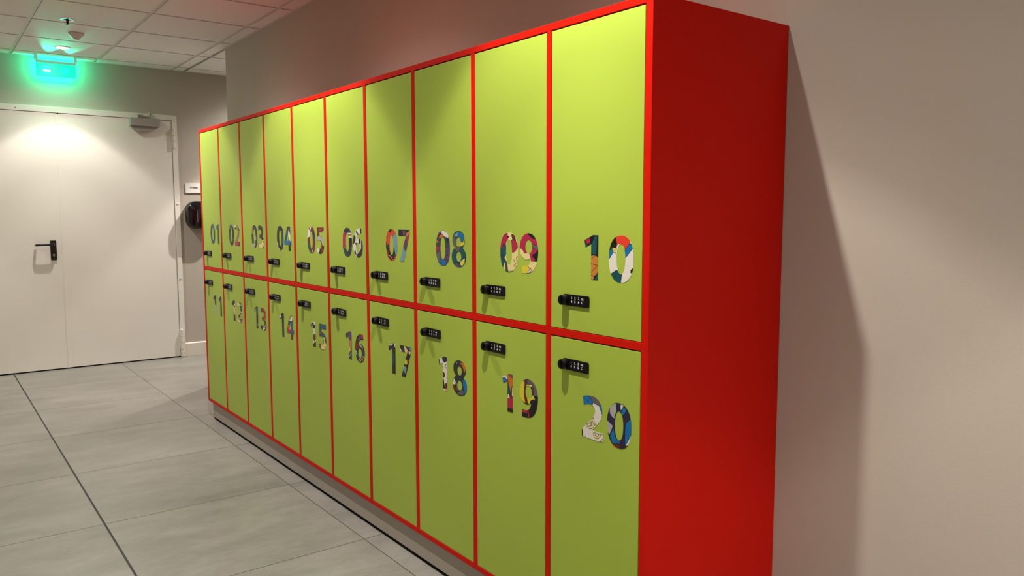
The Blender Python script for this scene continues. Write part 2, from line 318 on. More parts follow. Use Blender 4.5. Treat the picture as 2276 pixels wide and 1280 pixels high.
ART = json.loads('''{"100":["K",[["M",[[153.6,102.4],[161.3,107.2],[169.9,108.7],[171.9,104.2],[169.1,97.6],[163.4,94.1],[158.5,96.6]],0],["T",[[150.7,98.4],[164.4,90.3],[153.8,82.7]],1],["T",[[190.7,115.6],[198.2,115.8],[196,67.3],[180.9,68],[178.4,82.2],[182.3,101.8]],0],["O",[[175.2,62.5],[184.7,65.3],[194.1,64.6],[203.6,59.8],[204,23.6],[189.2,9.1],[175.8,11.5]],1],["O",[[175.8,11.5],[189.2,9.1],[186.4,0.4],[174.1,-0.4]],1],["T",[[205,25],[189.3,0.6],[206.2,0.4]],1],["L",1.3,[[175.3,55.4],[194.1,65.3]],"K"],["L",1.3,[[175.5,42.3],[202,38.4],[176.7,19.4]],"K"]]],"101":["W",[["K",[[234.7,73.9],[237.9,107.1],[268.1,120.4],[270,109.1],[272.9,94.2],[270.4,87.8],[256.2,88],[241.9,75.5]],0],["R",[[268.1,122.9],[321.9,115.3],[317,100.4],[300.2,82.6],[294.8,93.6],[284.3,97.6],[273.8,94.2],[269.2,107.9]],0],["B",[[236.6,66.3],[254.4,87.9],[259,74.8],[239.6,52.4]],1],["Y",[[257,88.7],[271.3,87.2],[268,72.7],[259,75.5]],1],["B",[[317.9,100.5],[332.4,92.3],[302.3,62.2],[300.2,82.6]],1],["T",[[250,18.6],[271.3,30.6],[290.8,21],[286.8,-3.1],[264.7,-3.4]],1],["L",1.3,[[273.2,21.2],[264.5,8]],"K"],["K",[[330,39.4],[320.8,32.7],[320.9,25.3],[328.6,25.8]],0]]],"090":["C",[["M",[[141.8,72.3],[153.8,65.6],[159.8,85.2],[171.6,80.3],[177.6,94.5],[183.4,98.1],[179.6,116.7],[142,104.2]],1],["T",[[141.8,72.3],[153.8,65.6],[159.8,85.2],[173.6,80.3],[173.5,52.2],[165.6,43.6],[143.8,52.2]],1],["T",[[143.8,52.2],[165.6,33],[159.6,11.4],[143.6,21.3]],1],["E",[[146.8,51.1],[160.7,46.9],[169.5,36.7],[179.3,25.4],[184.1,-0.2],[172.4,-0.8],[169.5,21.4],[161.6,34]],1],["K",[[177.6,116.7],[182.5,116.8],[183.4,108.6],[192.2,106.5],[184.4,101.1],[181.5,102.7]],0],["D",[[200.9,113.6],[216.2,109.3],[223.7,94.5],[216.1,96.6],[206.6,97.5]],1],["M",[[198.9,96.2],[220,95],[233.2,79.8],[229.4,71.6],[212.3,59.5],[204.6,60.4],[202.7,85.8]],1],["L",1.3,[[235,47.7],[225.6,46.7],[224.6,39.2],[231.3,33.7]],"K"],["L",1.2,[[227.5,31.2],[221.8,25.2],[212.2,34],[214.2,37.5],[219.9,35.5]],"K"],["L",1.2,[[221.8,22.8],[216,16.8],[212.2,20],[219.9,25.1]],"K"],["L",1.6,[[183.2,1.5],[206.4,2.9]],"K"]]],"091":["C",[["M",[[238.8,73.1],[253.8,71.3],[264.9,59.8],[285,59.4],[292.3,51.2],[295.9,36.7],[322.8,36.9],[329.7,69.5],[327.9,97.2],[308.3,113.4],[272.2,118.3],[242.6,100.7]],1],["K",[[279.5,115.1],[286.7,118.6],[308.3,113.4],[317.3,101.3],[303,102.1],[290.4,108.6]],0],["G",[[299.4,87.5],[328,80.5],[328,67.2],[319.1,70.2],[301.3,79.7]],1],["K",[[329.8,68.3],[319.1,66.8],[320.9,63.6],[303.1,56.2],[304,49.5],[313.9,43.2],[312.1,36.4],[329.9,37.2]],0],["Y",[[250,20.8],[277.8,22.2],[290.5,15],[274.1,-0.1],[250,-2.1]],0],["W",[[290.5,15],[299.6,12.1],[296,6.2],[283.3,1],[274.1,-0.1]],1],["L",1.4,[[277.8,22.2],[299.6,12.1],[297.8,8.6]],"K"],["L",1.2,[[285.1,10.1],[294.2,6.1]],"K"]]],"190":["M",[["W",[[151.9,103.1],[174,113.4],[179.9,101.7],[175.9,99.8],[171,103.8],[166.9,100.7],[160.9,103.4],[157.9,99.2]],0],["B",[[153.9,99.7],[164,103.9],[175.9,99.2],[181.9,93.6],[167.9,92.4],[159.9,83.7],[153.8,85.1]],1],["T",[[178.9,96.7],[185.8,95.5],[197.6,56.6],[185.7,52],[177.8,65]],1],["X",[[177,114.5],[187.9,117.5],[211.3,113],[211.3,83.1],[201.5,81.4],[199.5,56.9],[185.8,87]],1],["G",[[185.9,117.2],[207.4,117.1],[207.4,109.3],[195.7,108]],1],["C",[[204.5,79.5],[211.3,89.1],[211.2,49.5],[201.5,50.1]],1],["W",[[182.7,53.8],[187.7,54.8],[191.6,44.6],[181.7,41.5]],0],["D",[[189.7,55.1],[199.5,56.9],[206.4,48.6],[193.6,43.8]],1],["K",[[179.6,13.8],[195.5,12.1],[209.2,13.7],[209.2,1],[179.6,1]],0]]],"191":["K",[["Y",[[238.3,106.8],[257.2,110],[266.6,104.6],[263.8,80.6],[270.4,43],[238.2,52.2]],0],["Y",[[276,66.4],[283.4,61.9],[298.2,65.9],[305.5,74.2],[315.5,62.2],[301.8,59.6],[292.7,53.2],[289,44.3],[279.7,44.8]],0],["G",[[257.2,110],[272.2,118.4],[292.6,120.7],[319.9,113.8],[330.7,92.7],[329,74],[310.9,71.8],[301.8,80.5],[307.3,88.5],[299.9,96.4],[303.6,105.2],[275.9,101.5]],1],["C",[[276.9,101.1],[302.7,105],[299.9,97],[272.2,93.9]],1],["D",[[296.3,96.9],[307.2,94.3],[310.9,86.8],[307.3,78],[301.8,77]],1],["D",[[270.3,118.1],[279.6,119.7],[275.9,100.4],[269.4,81.6],[277.8,57.4],[281.6,42.8],[270.4,43],[262.9,68.7],[265.7,98.6]],1],["M",[[251.6,19.2],[277.9,23.3],[278.8,12.9],[268.5,14.3],[253.5,12.4]],0],["M",[[280.7,24.4],[284.4,25.2],[288.1,4.2],[282.6,2.5]],0]]],"200":["W",[["B",[[143.7,108.4],[166.4,117.9],[177.8,113.5],[187.2,103.6],[187.3,95.8],[159.2,87.7],[145.8,91.6]],1],["G",[[165.5,117],[196.2,120.8],[222.1,100.1],[214.9,96.7],[187.2,102.3],[181.5,110.3]],1],["B",[[213.1,95.7],[222.1,100.1],[229.5,88.7],[223.9,74.8]],1],["C",[[162.6,35.7],[167.3,39.4],[169.3,31.9],[178.7,34],[186.1,42.1],[178.6,45.7],[184.1,49.6],[197.2,44.5],[189.9,32.5],[176.9,27],[165.6,29.8]],1],["C",[[184.1,53.5],[191.4,61.5],[194.4,49.1],[202.8,41.9],[191.7,43.3]],1],["L",1.3,[[169.3,37.2],[171.2,33.7],[178.7,36.6],[183.3,41.5],[178.6,43.8],[171.1,40.9],[169.3,37.2]],"K"],["C",[[190.1,18.2],[197.5,22.5],[199.5,13.8],[206.8,12.9],[214.1,21],[219.6,19.7],[214.2,10.7],[203.3,5.6],[194,7.3]],1],["L",1.3,[[199.4,15.1],[203.2,12.1],[210.5,16.3],[210.4,21.5],[203.1,19.8],[199.4,15.1]],"K"],["L",1.3,[[215.9,21.5],[223.2,22.5],[228.6,21.1]],"K"],["C",[[216.2,0.8],[227,9.8],[230.7,1.6]],1],["K",[[140.8,19],[148.5,20.7],[150.6,2.6],[141,-2.2]],0],["K",[[154.4,0.9],[161.1,3.7],[162.1,1.3]],0],["K",[[151.4,105.9],[155.2,107.9],[156.2,105.5],[153.3,104.3]],0],["K",[[149.6,92.4],[156.3,91.7],[153.5,87.9]],0],["L",1.2,[[166.6,102.2],[168.5,104.5],[171.3,103.8],[170.8,101.1],[167.6,99.8],[166.6,102.2]],"K"]]],"201":["N",[["S",[[254.2,105.1],[271.6,116.1],[275.1,113],[276.2,95.6],[272.9,87.4],[268.7,74.6],[258.1,80.6],[252.6,90.9]],0],["W",[[292.3,117.6],[304.2,116.2],[292.6,99],[291.5,110]],1],["B",[[302.5,114.7],[312.8,106.8],[309.6,98.7],[301.3,88.3],[293.5,96.6]],1],["S",[[240.6,66.7],[265.5,54.3],[252.7,27.3],[241,36.1]],1],["B",[[267.3,50.9],[274.7,26],[292.2,17.4],[290.6,12],[262.7,7.9],[253.6,24.9]],1],["D",[[262.7,7.3],[290.6,11.4],[292.5,-3.9],[266.5,-5.2]],1],["B",[[333.2,90],[313.4,72.2],[308.8,47.5],[309.2,22.7],[307.7,12.3],[312.7,14.8],[334,48.3]],1],["W",[[332.3,47.9],[337.7,24.5],[314.5,11.5],[312.7,14.8]],1],["D",[[306.9,9.6],[317.8,12.3],[306.1,2.6]],1]]],"080":["P",[["D",[[155.9,96.3],[177.7,112.7],[184,108.3],[158,96.3]],1],["X",[[162.4,96.4],[184,108.3],[200.8,93.9],[185.9,95.8],[175.2,91]],1],["W",[[175.6,113.8],[192.7,118.6],[217.8,110],[225.9,95.6],[216.5,92],[213.5,98.7],[205,97.4]],0],["E",[[153.6,92.8],[177.3,89.4],[172.8,80.7],[153.6,89.4]],1],["O",[[146.9,83.5],[155.6,84.9],[164.2,79.4],[148.9,74.4]],1],["E",[[146.7,73.2],[172.7,73.9],[172.5,64.8],[148.8,67.5]],1],["M",[[144.3,62.7],[157.4,64.9],[167.1,61.2],[163.7,54.2],[150.5,43.4]],1],["G",[[150.5,42.3],[170.1,49.8],[176.1,23.8],[165,8.4],[152.2,20.5]],1],["E",[[203.9,91.7],[213.3,91.9],[215.2,77.4],[227.7,78.8],[227.5,65.4],[206.6,63.6]],1],["K",[[213.3,91.9],[223.8,94.4],[229.8,78.9],[215.2,77.4]],0],["L",1.2,[[208.5,51.2],[218.9,49.3],[229.4,52]],"K"],["L",1.2,[[218.9,49.3],[222.9,36],[206,33],[227,35]],"K"],["L",1.2,[[206,28.5],[212.1,18.6],[226.8,20.4]],"K"],["B",[[171.8,23.6],[182.5,20.7],[199.5,19.2],[211.9,8.4],[192.7,-2.8],[171.4,0.7]],1],["L",1.2,[[178.1,17],[186.4,-0.8]],"K"]]],"081":["T",[["L1",[[256.9,102.9],[283.4,116.7],[283.2,99.1],[269.1,98.8]],1],["B",[[285.4,116.7],[309.3,113.8],[320.9,98.8],[314.8,83.4],[300.9,80.8],[300.1,94],[285.2,99.1]],1],["Y",[[324.8,101.1],[320.6,74.8],[294.8,67.5],[276.7,68],[273.9,83.4],[280.8,73.7],[294.8,73],[300.9,80.8],[314.8,82.3]],0],["G",[[248.8,103.9],[269.1,97.7],[272.9,84.5],[276.7,68],[296.7,65.4],[290.5,49.7],[280.5,49.4],[262.4,57.6],[248.3,74.9]],1],["L",1.4,[[296.7,66.5],[292.5,49.8]],"K"],["W",[[298.1,17],[324,30.2],[323.9,22.6],[307.9,3.2],[296,9.2]],0],["Y",[[300.1,19.3],[320,23.5],[322.8,14.9],[307.9,3.7],[298,10.4]],0],["P",[[270.9,17.9],[299.9,1.7],[283.8,-2.5],[267.7,1.1]],1],["K",[[328,35.9],[331.7,19.7],[321.9,20.3],[324,30.2]],0],["K",[[280,16.2],[298.1,17],[294,9.1]],0]]],"180":["W",[["N",[[178.3,114.3],[185.2,118.4],[210,119.5],[209.8,106.1],[193.9,97.6],[181.5,103.1]],1],["K",[[155.2,106.6],[159.8,106],[167.6,88.6],[159.4,84.9]],0],["L",2.5,[[205.1,91.3],[197.1,88.9],[197,82.1],[207.1,80]],"K"],["D",[[182,65],[193.3,60.6],[197.7,52.7],[190.7,45.4],[181.6,43.9]],1],["K",[[181.6,42.7],[188.3,37.6],[192.6,19.9],[199.2,8.7],[180.9,4.2]],0],["D",[[197.2,24.4],[210.8,29.2],[210.3,3.3],[196.9,8.3]],1],["K",[[206.5,45.6],[212.2,50.3],[212,39.2],[207.6,40.9]],0],["K",[[182.3,82.3],[185.7,80.3],[183.3,75]],0],["O",[[180.9,4.2],[208.2,8.5],[208.1,2.9]],0]]],"181":["G2",[["X",[[288.6,111.9],[316.1,114.9],[328.5,100.3],[317.8,79.7],[305.4,99.1]],1],["W",[[253.2,54.7],[263.9,40.8],[261.6,32.5],[241.9,29.7]],1],["D",[[244.1,28.9],[261.6,31.9],[269.9,8.1],[243.9,16.7]],1],["B",[[317.6,66.6],[338.2,45.3],[325.4,13.5],[312.7,9.9],[312.9,24.3],[306.7,39.8],[309.1,56.9]],1],["G",[[272.1,8.5],[310.7,21.5],[310.5,3.6],[278.5,1.2]],1],["N",[[270.7,64.8],[300.8,74.6],[298.5,62.3],[283.6,59.8]],0],["G",[[263.9,38.4],[272.5,38.7],[283,21.3],[306.6,27.9],[306.5,21.9],[270,14.1]],1],["L1",[[266,113.3],[271.4,110.5],[273.4,102.4],[268.1,105.2]],0]]],"070":["R",[["K",[[178.8,109.4],[193.2,118.7],[207.2,117.7],[202.3,109.8],[190.4,104.6]],0],["K",[[164,93.3],[170,93.5],[168.4,83.2],[163.7,84.3]],0],["L1",[[218.1,95.6],[232.2,102.5],[250.2,92.9],[248.2,26.2],[231.9,18.8],[225.6,38.7],[219.3,58.7],[215.5,86.6]],1],["K",[[158.4,67.1],[165.6,68.4],[168.8,57.2],[184.3,62.1],[188.2,37.4],[201.8,21],[221.4,53.1],[234.2,20],[208.1,-1.3],[173.3,14.2],[181.8,21.3],[167,41.2],[157.5,40.9]],0],["N",[[168.8,57.2],[183,57.6],[182.5,44],[167.1,42.3]],0],["D",[[164.6,40],[176.4,37],[181.9,23.6],[173.4,18.7]],0],["N",[[206.4,17.8],[229.8,25.5],[231.8,15.5],[212.9,4.6]],0],["L",1.6,[[181.8,20.2],[199.2,13],[210.5,2.2]],"W"]]],"071":["L1",[["K",[[257.7,117.3],[344,117.5],[343.9,114.3],[315.4,105.1],[312.8,93.1],[257,93]],0],["P",[[282.4,114.4],[311.2,113.8],[310.7,96.3],[293,94.9]],0],["O",[[315.4,106.2],[341.8,115.3],[342.5,103.5],[312.7,87.7]],1],["M",[[341.4,102.4],[332,75.1],[318.6,62.8],[312.7,86.6]],1],["P",[[312.7,86.6],[316.4,62.7],[320.7,61.7],[311.3,36.3],[294,51.1],[294.3,62]],1],["L",1,[[298.7,62.2],[309.3,43.9]],"K"],["L",1,[[310.1,75.6],[316.1,50.7]],"K"],["E",[[297.2,8.3],[298.1,0.7],[290.3,0.3]],0]]],"170":["K",[["W",[[167.2,104.1],[177.5,109.2],[187.7,110.5],[200.5,118.9],[201.5,113.6],[187.5,104.4]],0],["W",[[205.5,120.2],[222.7,116.4],[219.8,101.4],[212.6,107.8]],0],["G2",[[167.1,101.7],[195.1,106.6],[214.8,100.8],[214.3,83.6],[191.7,80.5]],0],["T",[[194.2,78.3],[211.7,80.8],[210.3,36.7],[192.7,34]],0],["N",[[192.6,31.5],[210.3,34.2],[209.4,8.3],[191.9,8]],0]]],"171":["K",[["W",[[249.6,113.9],[270.9,95.2],[254,95.2]],0],["G2",[[261.8,114.4],[283.5,116.1],[287.7,97.6],[273.3,96.7]],0],["C",[[287.1,117.8],[295.4,117.7],[314,106],[311.3,93.7],[292.4,95.8]],1],["L1",[[311.9,116.4],[340,117.8],[337.4,105.7],[314.1,108.4]],1],["K",[[317.8,114.8],[328.3,116.2],[328.1,107.9],[318.8,107.8]],0],["O",[[313.9,102.4],[325.7,105.2],[320.7,93.9],[311.3,93.7]],1],["C",[[325.7,102.9],[339.6,103.6],[329.9,88.1],[321.9,92.9]],1],["Y",[[284.4,64.8],[305.9,68],[311.4,53.3],[298.2,47.7],[281.8,57.2]],0],["O",[[308.3,68.3],[320.1,70.1],[313.8,54.9]],0],["L1",[[278.9,38.8],[293.3,42.2],[305,36.9],[294.9,13.7],[273.8,28.3]],0],["N",[[273.7,24.7],[292.5,13.3],[287.5,4.1],[263.3,2.5]],0]]],"060":["G2",[["N",[[164.9,104.7],[178.2,117],[203.4,118.4],[227.8,108.9],[227.3,99.2],[187.3,97.4]],1],["M",[[152,101.2],[182.4,100.6],[179.8,46.8],[161.7,38.5],[149,41.4]],1],["W",[[187.3,97.4],[234.6,98.2],[239.3,92.9],[209.6,92.4]],0],["O",[[209.6,92.4],[239.3,91.8],[238.9,84.3],[209.3,84.7]],1],["W",[[209.2,83.6],[238.9,84.3],[241.1,77.8],[209,78.2]],0],["K",[[211.4,77.2],[241.1,77.8],[241.8,41.1],[231.8,36.4],[217.5,49]],0],["C",[[231.8,37.5],[241.8,41.1],[239.1,34.5]],0],["T",[[153.7,32.7],[166.4,32],[210.6,8.4],[187.8,2],[158.2,19.6]],1],["X",[[161.5,36.3],[179.7,44.6],[181.5,29.2]],1]]],"061":["W",[["K",[[317.5,120.9],[331.6,120],[330.6,96.8],[315.3,96.5]],0],["K",[[279,109.7],[299.9,96.2],[294.8,88.6],[276.2,101.1]],0],["K",[[263.6,91.2],[275.4,84],[269.7,64.5],[249.5,48.9],[250.9,79.1]],0],["K",[[303.9,79.3],[320.3,74.3],[314.5,50.8],[303,59]],0],["N",[[329.6,72.4],[344.9,47.5],[334.1,13.3],[305.2,-0.7],[281.5,3.7],[296.6,20.4],[311.1,25.2],[323.5,40.5],[322.4,68]],1],["K",[[269.4,58.1],[283.9,59.5],[278.5,45.5]],0],["K",[[270.6,31.2],[281.5,3.7],[260.3,16.8],[260.5,22.2]],0]]],"160":["P",[["K",[[163.3,104.4],[177.1,107.3],[176.1,88],[162.3,83.8]],0],["O",[[192,79.2],[213.6,82],[211.7,41.2],[198.9,53.8]],1],["Y",[[186.1,68.9],[209,39.6],[183.8,20.5]],0],["E",[[214.2,38],[212.6,3.1],[185.7,4],[194.6,19.7]],1],["S",[[208.6,32.4],[205.3,17.6],[196.8,9.2],[194.2,11.2]],0]]],"161":["K",[["M",[[304,116.8],[329.5,119.9],[328.7,101.4],[308.4,99.9]],0],["P",[[298.8,115],[305.8,99.6],[284.8,88.8],[266.6,86.4]],0],["D",[[256,82.7],[284.6,84.1],[299.1,62.6],[278.1,52.7],[251.7,46.7]],0],["S",[[286.7,72.6],[299.7,76.7],[324.5,61.4],[306.8,62.5]],0],["S",[[249.1,46.4],[264.7,45],[261.2,24.5],[248.3,29.7]],0],["E",[[264.3,35.5],[277.5,39.7],[281.9,22.7],[263.6,20.1]],0],["T",[[316.1,41.7],[336.6,48.1],[333.3,30.2],[318.3,32.7]],0],["D",[[311.7,57.3],[329.5,58.6],[326.3,44.3],[316.2,45.2]],0],["S",[[313,28.4],[328.3,30.6],[325.4,20.9]],0],["O",[[302.5,21.1],[322.8,19.4],[317.2,6.9],[297.1,15.6]],0],["S",[[276.5,16.1],[291.9,14.8],[304.4,6.1],[291.4,3]],0]]],"050":["D",[["W",[[151.7,65.5],[182.6,74.6],[189.9,96.2],[169.7,109.1],[150.7,96.8]],0],["W",[[182.1,115.2],[200.3,119],[187.2,101],[180.2,108]],0],["K",[[173.1,115.1],[182.1,115.2],[180.1,106.8],[172.6,107.9]],0],["G2",[[214,99],[234.6,99.3],[238.8,71.1],[217.2,55.1]],0],["E",[[159.4,42.8],[183.2,37.5],[194,17.5],[187,1.6],[169.4,9.4]],0],["S",[[208.9,18],[217,5.1],[196.1,3.2]],0],["S",[[174,10.8],[184.3,7.5],[181.1,3.8]],0]]],"051":["D",[["S",[[262.1,71.6],[284.3,80.3],[336.1,68.6],[339.8,34],[317.5,38],[307.3,58.6],[261.3,57.5]],1],["M",[[281.9,111.8],[316,111.1],[304,99.3],[284.1,101.3]],0],["C",[[312.3,95.9],[333.9,103.2],[333.4,94]],0],["W",[[256.5,26.7],[287.9,20.7],[287.4,11.3],[272.4,1.3],[255.4,8.9]],0],["K",[[290.8,20.8],[296.6,21],[301,0.1],[278.1,0.3]],0]]],"150":["W",[["K",[[166.4,105.2],[175.6,106.2],[172.9,87.6],[165.2,86.7]],0],["K",[[182.1,113.1],[200.1,112.6],[202.6,104.4],[220.5,103.9],[213.6,89.8],[198.4,85.6],[186.8,92.8]],0],["D",[[190.6,56.6],[217.9,61.1],[219.4,38.2],[206.9,28.1],[192.4,36]],1],["K",[[209.7,26],[221.8,27.6],[220.2,1.8],[190.1,0.2],[190.9,12.5]],0],["K",[[189,78.4],[197.7,73.3],[194.1,64.4]],0]]],"151":["T",[["B2",[[282.6,113.3],[328.5,116.1],[324.9,102.7],[287.5,99.5]],0],["M",[[265.8,74.2],[286.1,75.5],[279.9,67.5],[265.1,63.3]],0],["B2",[[285.7,68.2],[314.5,70.6],[319.8,64.1],[291.1,61.7]],0],["C",[[296.6,57.6],[319.6,59.3],[324.1,39.7],[337.7,29.6],[334.2,17.3],[310.7,3.3],[276.1,2.2],[271,14.7],[283.2,26],[309.2,28.2],[313.2,47.8]],0],["D",[[256.9,23.7],[277.4,25.2],[270.3,2.6],[255.7,3]],0],["D",[[327,40.1],[341.2,40.7],[340.5,28.8]],0]]],"040":["K",[["G2",[[172,106.1],[200.7,111.1],[173.7,87.5],[167.7,52.6],[157.8,47.7],[160.9,87.3]],0],["B2",[[196.8,101.8],[221.1,92.9],[213.8,79]],0],["E",[[207.6,78.9],[232.5,79.4],[231.3,63.3],[209.5,62.8]],0],["T",[[209.3,60.5],[234.2,61],[228.8,31],[203.6,28]],0],["W",[[144.5,41.5],[162.7,29.1],[158.5,16.2],[188.8,-1.5],[141.6,5.1]],0],["P",[[197.1,24.3],[209.7,25.9],[211.8,12.1],[196.4,16.2]],0]]],"041":["B2",[["G2",[[281.2,116.6],[323.2,115.9],[319.6,67.5],[304.4,104.4],[272.7,84.7]],0],["W",[[290.4,78.2],[304.3,103.3],[328.3,63.2],[326.8,42.9],[306.8,55.9]],0],["B",[[248.5,46.5],[318.1,46],[316.9,30.2],[247.3,30.4]],0],["T",[[263.3,79.9],[290.4,78.2],[267.1,50.4],[248.5,46.5]],0],["D",[[318.1,46],[338.8,45.5],[337.6,28.6],[316.8,29.1]],0],["K",[[295.8,27.9],[325.8,28.8],[323.7,1.1],[293.7,-0]],0]]],"140":["K",[["W",[[152.3,106.4],[169.1,106.9],[168,93.2],[154.7,94.3]],0],["E",[[189.5,70.7],[206.1,72.6],[204.2,4.5],[184.2,2]],0]]],"141":["T",[["Y2",[[277.2,116.7],[312,117.9],[275.4,92.3],[269,91.6]],1],["W",[[312,116.7],[324,109.5],[313.2,90.4],[275.1,88.6]],1],["X",[[247.7,64.9],[277.2,73.1],[275.2,46.2],[245.4,32.9]],0],["M",[[253.4,54.6],[298.3,58.5],[296.4,31.7],[241.9,30]],1],["B2",[[297.2,87.4],[322.5,89],[319.4,46.5],[334.7,42.3],[321.4,29.9],[295.8,24.4]],0],["D",[[295.7,23.2],[324.3,26.6],[322.7,4.8],[294.1,1.1]],0]]],"020":["E",[["B2",[[153.6,116.2],[212.6,116.7],[206.8,102],[189.5,96.5],[155,90.7]],0],["K",[[142.1,89.1],[171.9,89.6],[156.8,67.9],[140,70.3]],0],["K",[[201.9,95.3],[238.6,89.2],[233.8,44.1],[204.3,40.7]],0],["T",[[153.1,34.1],[174,32],[185.4,20.2],[171.4,7.7]],0],["G2",[[172.4,17.1],[210.7,22.2],[208.4,0.8],[170.6,1]],0]]],"021":["O2",[["W",[[245.6,115.7],[270,114.7],[264.8,104.1],[244.3,103.8]],0],["K",[[244.3,103.8],[268.9,104.1],[259.5,92.1],[247.1,92]],0],["G2",[[300.8,99.3],[324.8,98.3],[323.3,83.9],[299.5,86.2]],0],["X2",[[294.2,74.3],[326.4,74.8],[307.4,45.7],[271.1,47.5]],0],["M",[[239.9,24.3],[301.4,27.2],[298.4,-1.8],[237,-3.7]],0],["D",[[301.1,24.6],[332.9,21.5],[330.6,-0.7],[298.4,-1.8]],0]]],"030":["G2",[["O2",[[143.7,70.6],[177,71.3],[183,96.3],[165.8,108.6],[145.9,93.3]],0],["E",[[147.3,69.4],[176.9,70],[176.3,25],[150.3,23]],0],["S",[[150.2,21.7],[179.7,21.3],[195.5,34.2],[208.7,19.6],[188.5,-2.2],[151.8,-0.9]],0],["D",[[209.9,71.9],[238.6,70],[232.7,45.1],[211.7,52]],0],["S",[[210.8,62],[219.4,57.2],[222,46.1],[208.5,37]],0]]],"031":["G2",[["C",[[273.4,21.5],[295.9,36.8],[331.3,43.8],[350.3,23.7],[292.3,-3.7],[253.3,-3.8],[262.9,23.7]],0],["K",[[320.3,36.2],[337.7,37.9],[330.1,29.2]],0],["O2",[[248.8,24.5],[264.7,23.7],[259,0.1],[246.6,0.9]],0],["K",[[297.4,54],[325.4,54.6],[327.8,42.5],[310.6,44.5]],0]]],"120":["K",[["W",[[191.9,98.7],[212.3,102.1],[205.3,83.7],[195.9,89.3]],0],["C",[[194.7,77.8],[215.2,83],[205.2,35.1],[190.7,40.1]],0],["W",[[170.6,87],[188.2,87],[181.2,45.6],[168.5,44.4]],0]]],"121":["C",[["K",[[277.8,117.6],[321.1,116.7],[319.6,102.3],[286.1,104]],0],["T",[[285.6,99.1],[333.6,98.8],[325.4,64.8],[301.3,64]],0],["K",[[291.2,59.8],[310.2,56.9],[313.9,46.1],[290.2,50.1]],0],["G2",[[260.4,43.9],[294.8,47.4],[298,31.7],[263,21.7]],0],["S",[[278.5,29.7],[312.9,36.5],[311.3,20.4],[282.5,22.1]],0],["D",[[263,21.7],[340.3,23.5],[339.5,15.5],[300.9,12.9],[262.5,16.8]],0],["K",[[296,12.4],[310.7,13.9],[313.9,-1.6],[299.4,-1.6]],0]]],"130":["G2",[["S",[[169.5,101.6],[187.3,103.3],[185.4,83.4],[167.7,81.6]],0],["K",[[184.1,69.6],[210.5,72.3],[204.3,3.4],[177.8,0.4]],0],["S",[[197.6,25.5],[208.6,26.7],[204.8,9.6]],0],["E",[[183.7,112.1],[210.2,116.1],[206.6,76.4],[184.6,74.2]],0]]],"131":["M",[["D",[[244.5,114.8],[274.6,117.6],[272.7,96.6],[242.5,92.1]],0],["P",[[269.8,111.2],[299.5,114],[298.5,102.1],[273,99.6]],0],["D",[[294.4,103.2],[319.9,108.6],[327.3,97.5],[297.3,88.6]],0],["D",[[266.2,70.5],[287.5,72.7],[285.8,53.2],[264.4,50.9]],0],["E",[[294,51.1],[336.3,58.6],[338.3,33.7],[300.5,29.4]],0],["K",[[245.2,26.2],[338.2,32.2],[335.6,2.3],[242.2,-7.3]],0],["W",[[277.1,2.9],[291,16.4],[334.1,33.2],[303.3,13.4],[315.7,11.8],[293.9,1.8]],0]]],"010":["G2",[["T",[[157.1,49.9],[266.4,52.1],[251.9,-3.9],[150.6,-2.1]],0],["B2",[[181.7,120.6],[242.9,111.9],[254.9,84.2],[231.8,83.9]],0]]],"011":["G2",[["B2",[[274.2,116.8],[349.5,117.4],[345.8,85.6],[270.8,89.1]],0],["E",[[308.3,85],[345.8,85.6],[340.4,39.8],[302.8,39]],0]]],"110":["K",[["S",[[199.4,59.2],[245.9,58.7],[238.5,-3.5],[191.8,-3.5]],0],["E",[[212.5,103],[251.6,106.3],[246.5,63.5],[215.2,60.6]],0]]],"111":["K",[["G2",[[297.8,110.2],[335.7,113.4],[329.2,57.1],[298.7,54.2]],0]]]}''')
def smooth_loop(p, n=4):
    out = []; N = len(p)
    def corner(i):
        a = Vector(p[i])-Vector(p[i-1]); c = Vector(p[(i+1) % N])-Vector(p[i])
        return a.length < 1e-6 or c.length < 1e-6 or abs(a.angle(c)) > math.radians(50)
    cn = [corner(i) for i in range(N)]
    for i in range(N):
        p1 = Vector(p[i]); p2 = Vector(p[(i+1) % N]); out.append(tuple(p1))
        if cn[i] and cn[(i+1) % N]: continue
        p0 = Vector(p[i-1]) if not cn[i] else p1*2-p2; p3 = Vector(p[(i+2) % N]) if not cn[(i+1) % N] else p2*2-p1
        if cn[i]: p0 = p1+(p1-p2)*.5
        if cn[(i+1) % N]: p3 = p2+(p2-p1)*.5
        for k in range(1, n):
            t = k/n
            out.append(tuple(.5*((2*p1)+(p2-p0)*t+(2*p0-5*p1+4*p2-p3)*t*t+(3*p1-p0-3*p2+p3)*t**3)))
    return out
def sup(cx, cy, a, c, e=2.0, n=48):
    r = []
    for i in range(n):
        t = 2*PI*i/n; x, y = math.cos(t), math.sin(t)
        r.append((cx+a*math.copysign(abs(x)**(2/e), x), cy+c*math.copysign(abs(y)**(2/e), y)))
    return r
P9 = [(253,0),(278,0),(297,5),(312,16),(323,35),(328,56),(328,74),(322,94),(308,111),(284,118),(262,112),(248,97),(242,77),(244,62),(254,48),(268,41),(282,41),(296,47),(296,42),(290,30),(281,24),(268,21.5),(253,21.5)]
